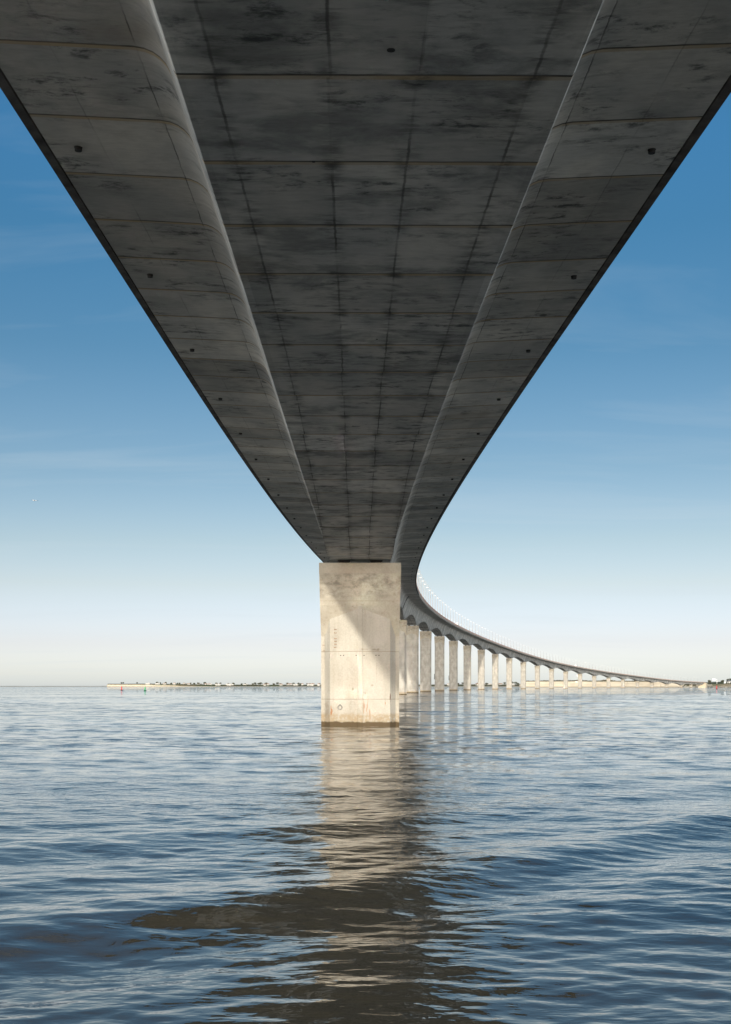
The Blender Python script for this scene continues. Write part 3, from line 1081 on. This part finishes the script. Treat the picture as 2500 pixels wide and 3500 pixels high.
# sign gantry, road house and tank on the island end
gp = at(2452, 0, 2690)
gy = thing('sign_gantry', 'white road sign on a cantilever mast beside the island end of the bridge', 'road sign', (gp.x, gp.y, 8.0))
MB().box((-6.2, 0, 8.8), (6.4, 0.3, 3.9)).build('sign_panel', M['white'], gy)
MB().tube([(0, 0, 0), (0, 0, 9.0)], 0.45, 8).build('mast', M['white'], gy)
MB().box((-3.6, 0.4, 8.9), (7.6, 0.5, 0.6)).build('beam', M['white'], gy)
gp = at(2496, 0, 2720)
hs = thing('road_house', 'small grey roofed house among trees at the right edge', 'house', (gp.x, gp.y, 8.3), 0.3)
MB().box((0, 0, 2.0), (10, 8, 5.0)).build('wall', M['wall'], hs)
V = [(-6, -5, 4.5), (6, -5, 4.5), (6, 5, 4.5), (-6, 5, 4.5), (-3, 0, 8), (3, 0, 8)]
mesh_obj('roof', V, [(0, 1, 5, 4), (2, 3, 4, 5), (1, 2, 5), (3, 0, 4), (3, 2, 1, 0)], M['slate'], hs)
MB().box((-1, -4.03, 2.0), (2.0, .1, 2.2)).build('door', M['glass'], hs)
gp = at(2479, 0, 2700)
tag(MB().lathe([(2.1, -0.5), (2.2, 2.6), (1.9, 3.7), (1.0, 4.4), (0.05, 4.6)], 16).build('tank', M['white']), 'small white round tank on the grass bank at the right', 'tank').location = (gp.x, gp.y, 8.0)
for px, k, dd in ((2490, 0, 2760), (2499, 2, 2750), (2470, 1, 2790), (2426, 1, 2830)):
    gp = at(px, 0, dd)
    place_tree(k, (gp.x, gp.y, 9.0), '%s dark tree beside the road on the island end' % ('rounded', 'small', 'broad')[k])


# ------------------------------------------------------------------ buoys
def buoy(px, d, hgt, mat, label, can):
    c = at(px, 0, d)
    t = thing('buoy', label, 'buoy', (c.x, c.y, 0), 0, 'channel buoys')
    k = hgt / 2.8
    MB().lathe([(0.62 * k, -0.5), (0.80 * k, 0.0), (0.80 * k, 0.28 * k), (0.6 * k, 0.38 * k)], 18).build('float', M['dark'], t, False)
    if can:
        MB().lathe([(0.58 * k, 0.38 * k), (0.40 * k, 0.9 * k), (0.36 * k, 2.2 * k), (0.36 * k, 2.45 * k), (0.2 * k, 2.5 * k)], 18).build('tower', mat, t)
        MB().lathe([(0.30 * k, 2.5 * k), (0.30 * k, 2.8 * k)], 14).build('topmark', mat, t)
    else:
        MB().lathe([(0.62 * k, 0.38 * k), (0.42 * k, 0.8 * k), (0.30 * k, 2.0 * k), (0.26 * k, 2.3 * k)], 18).build('tower', mat, t)
        MB().lathe([(0.34 * k, 2.3 * k), (0.02, 2.8 * k)], 14).build('topmark', mat, t)


buoy(416, 857, 2.75, M['red'], 'red can buoy floating far out left of the front pier', True)
buoy(496, 753, 2.75, M['green'], 'green conical buoy floating far out left of the front pier', False)
buoy(2451, 1240, 3.4, M['red'], 'red can buoy floating at far right below the island end', True)

# ------------------------------------------------------------------ gull
gp = at(117, 1711, 150)
V, Fc = [], []
prof = [(-0.24, .004, 0), (-0.20, .016, .005), (-0.15, .034, .008), (-0.06, .055, .0), (0.04, .058, 0), (0.13, .038, .004), (0.22, .016, .01), (0.29, .03, .012)]
n = 8
for i, (yy, rr, zz) in enumerate(prof):
    for k in range(n):
        a = 2 * math.pi * k / n
        V.append((rr * math.cos(a), yy, zz + (rr if i < 7 else .006) * math.sin(a)))
for i in range(len(prof) - 1):
    for k in range(n):
        Fc.append((i * n + k, i * n + (k + 1) % n, (i + 1) * n + (k + 1) % n, (i + 1) * n + k))
Fc += [tuple(reversed(range(n))), tuple(range((len(prof) - 1) * n, len(prof) * n))]
for sg in (-1, 1):
    st = [(0.03, -0.07, .09, .02), (0.20, -0.11, .08, .075), (0.36, -0.07, .08, .05), (0.52, 0.05, .10, .01)]
    b = len(V)
    for (xx, y1, y2, zz) in st:
        V += [(sg * xx, y1, zz), (sg * xx, (y1 + y2) / 2, zz + .012), (sg * xx, y2, zz), (sg * xx, (y1 + y2) / 2, zz - .006)]
    for i in range(3):
        for k in range(4):
            q = (b + i * 4 + k, b + i * 4 + (k + 1) % 4, b + (i + 1) * 4 + (k + 1) % 4, b + (i + 1) * 4 + k)
            Fc.append(q if sg < 0 else tuple(reversed(q)))
    Fc.append((b + 12, b + 13, b + 14, b + 15))
gull = mesh_obj('seagull', V, Fc, M['gull'], None, True)
gull.data.materials.append(M['tip'])
for p in gull.data.polygons:
    if abs(p.center.x) > 0.36:
        p.material_index = 1
gull.location = gp
gull.rotation_euler = (R(8), R(9), R(-24))
tag(gull, 'lone gull gliding in the sky at the left', 'bird')

# ------------------------------------------------------------------ light and sky
w = bpy.data.worlds.new('World')
scene.world = w
w.use_nodes = True
nt = w.node_tree
nt.nodes.clear()
out = nt.nodes.new('ShaderNodeOutputWorld')
bg = nt.nodes.new('ShaderNodeBackground')
sky = nt.nodes.new('ShaderNodeTexSky')
sky.sky_type = 'NISHITA'
sky.sun_disc = False
sky.sun_elevation = SUN_EL
sky.sun_rotation = math.pi + SUN_AZ
sky.altitude = 0
sky.air_density = 1.0
sky.dust_density = 0.6
sky.ozone_density = 2.0
bg.inputs[1].default_value = 0.12
# the photograph is developed with a whiter horizon and a deeper blue above: grade the sky by elevation
GRADE = [(0.0, (1.70, 2.05, 3.80)), (0.0035, (1.68, 2.02, 3.70)), (0.033, (1.41, 1.43, 2.41)), (0.078, (1.31, 1.18, 1.47)), (0.111, (1.16, 1.07, 1.21)),
         (0.167, (0.84, 0.90, 1.02)), (0.252, (0.51, 0.75, 0.90)), (0.332, (0.38, 0.74, 0.93)), (0.3875, (0.375, 0.81, 1.05)), (1.0, (0.40, 0.85, 1.10))]
tc = nt.nodes.new('ShaderNodeTexCoord')
sx = nt.nodes.new('ShaderNodeSeparateXYZ')
nt.links.new(tc.outputs['Generated'], sx.inputs[0])
ramp = nt.nodes.new('ShaderNodeValToRGB')
el = ramp.color_ramp.elements
while len(el) < len(GRADE):
    el.new(0.5)
for e, (p, c) in zip(el, GRADE):
    e.position = p
    e.color = (c[0] / 4, c[1] / 4, c[2] / 4, 1)
nt.links.new(sx.outputs[2], ramp.inputs[0])
four = nt.nodes.new('ShaderNodeVectorMath')
four.operation = 'SCALE'
four.inputs['Scale'].default_value = 4.0
nt.links.new(ramp.outputs[0], four.inputs[0])
mul = nt.nodes.new('ShaderNodeVectorMath')
mul.operation = 'MULTIPLY'
nt.links.new(sky.outputs[0], mul.inputs[0])
nt.links.new(four.outputs[0], mul.inputs[1])
# thin cirrus veils
zz = nt.nodes.new('ShaderNodeMath'); zz.operation = 'ADD'; zz.inputs[1].default_value = 0.07
nt.links.new(sx.outputs[2], zz.inputs[0])
dv = nt.nodes.new('ShaderNodeVectorMath'); dv.operation = 'DIVIDE'
nt.links.new(tc.outputs['Generated'], dv.inputs[0])
nt.links.new(zz.outputs[0], dv.inputs[1])
sc_ = nt.nodes.new('ShaderNodeVectorMath'); sc_.operation = 'MULTIPLY'; sc_.inputs[1].default_value = (0.55, 1.7, 0.0)
nt.links.new(dv.outputs[0], sc_.inputs[0])
cn = nt.nodes.new('ShaderNodeTexNoise'); cn.inputs['Scale'].default_value = 1.0; cn.inputs['Detail'].default_value = 6.0
cn.inputs['Roughness'].default_value = 0.55; cn.inputs['Distortion'].default_value = 0.6
nt.links.new(sc_.outputs[0], cn.inputs['Vector'])
cm = nt.nodes.new('ShaderNodeMapRange'); cm.inputs[1].default_value = 0.52; cm.inputs[2].default_value = 0.78; cm.inputs[3].default_value = 0.0; cm.inputs[4].default_value = 0.22
nt.links.new(cn.outputs[0], cm.inputs[0])
cmx = nt.nodes.new('ShaderNodeMix'); cmx.data_type = 'RGBA'
cmx.inputs[7].default_value = (0.66 / 0.12, 0.74 / 0.12, 0.79 / 0.12, 1)
nt.links.new(cm.outputs[0], cmx.inputs[0])
nt.links.new(mul.outputs[0], cmx.inputs[6])
# extra glow added to the sky behind the viewer, lifts shaded pier and deck underside
SKY_FILL = 2.0
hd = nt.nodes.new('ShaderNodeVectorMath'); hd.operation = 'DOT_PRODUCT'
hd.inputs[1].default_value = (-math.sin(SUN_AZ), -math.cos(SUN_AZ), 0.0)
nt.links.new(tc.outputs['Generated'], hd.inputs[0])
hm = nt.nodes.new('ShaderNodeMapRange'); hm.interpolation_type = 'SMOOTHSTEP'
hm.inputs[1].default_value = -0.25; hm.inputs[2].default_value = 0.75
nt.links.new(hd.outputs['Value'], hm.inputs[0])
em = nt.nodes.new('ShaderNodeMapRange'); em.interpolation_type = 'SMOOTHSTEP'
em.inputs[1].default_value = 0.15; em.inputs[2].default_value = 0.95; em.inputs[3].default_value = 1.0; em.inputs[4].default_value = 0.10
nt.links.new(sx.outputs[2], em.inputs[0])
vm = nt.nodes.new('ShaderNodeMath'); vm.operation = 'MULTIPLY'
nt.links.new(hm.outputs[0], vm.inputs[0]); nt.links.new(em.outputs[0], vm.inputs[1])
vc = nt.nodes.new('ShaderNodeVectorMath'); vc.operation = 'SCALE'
vc.inputs[0].default_value = (1.0 * SKY_FILL / 0.12, 0.965 * SKY_FILL / 0.12, 0.90 * SKY_FILL / 0.12)
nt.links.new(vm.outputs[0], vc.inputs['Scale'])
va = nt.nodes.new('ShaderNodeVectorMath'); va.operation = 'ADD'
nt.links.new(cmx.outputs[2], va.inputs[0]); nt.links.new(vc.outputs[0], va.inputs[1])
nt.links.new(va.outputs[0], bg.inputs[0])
nt.links.new(bg.outputs[0], out.inputs[0])

sd = bpy.data.lights.new('sun', 'SUN')
sd.energy = 3.2
sd.angle = R(0.53)
sd.color = (1.0, 0.93, 0.82)
sun = link(bpy.data.objects.new('sun', sd))
to_sun = Vector((-math.sin(SUN_AZ) * math.cos(SUN_EL), -math.cos(SUN_AZ) * math.cos(SUN_EL), math.sin(SUN_EL)))
sun.rotation_euler = to_sun.to_track_quat('Z', 'Y').to_euler()
sun.location = (-20, -60, 40)

cam = bpy.data.cameras.new('camera')
cam.sensor_fit = 'HORIZONTAL'
cam.sensor_width = 36.0
cam.lens = F / 2500 * 36.0
cam.shift_y = (Y0 - 1750.0) / 2500.0
cam.clip_start = 0.1
cam.clip_end = 100000.0
co = link(bpy.data.objects.new('camera', cam))
co.location = (0, 0, H)
co.rotation_euler = (R(90), 0, 0)
scene.camera = co

vs = scene.view_settings
vs.view_transform = 'Standard'
vs.look = 'None'
vs.exposure = 0.0
vs.gamma = 1.0
vs.use_curve_mapping = False
scene.cycles.use_denoising = True
scene.cycles.max_bounces = 8
scene.cycles.diffuse_bounces = 4
scene.cycles.glossy_bounces = 4
scene.cycles.sample_clamp_indirect = 0.0
scene.cycles.blur_glossy = 0.0
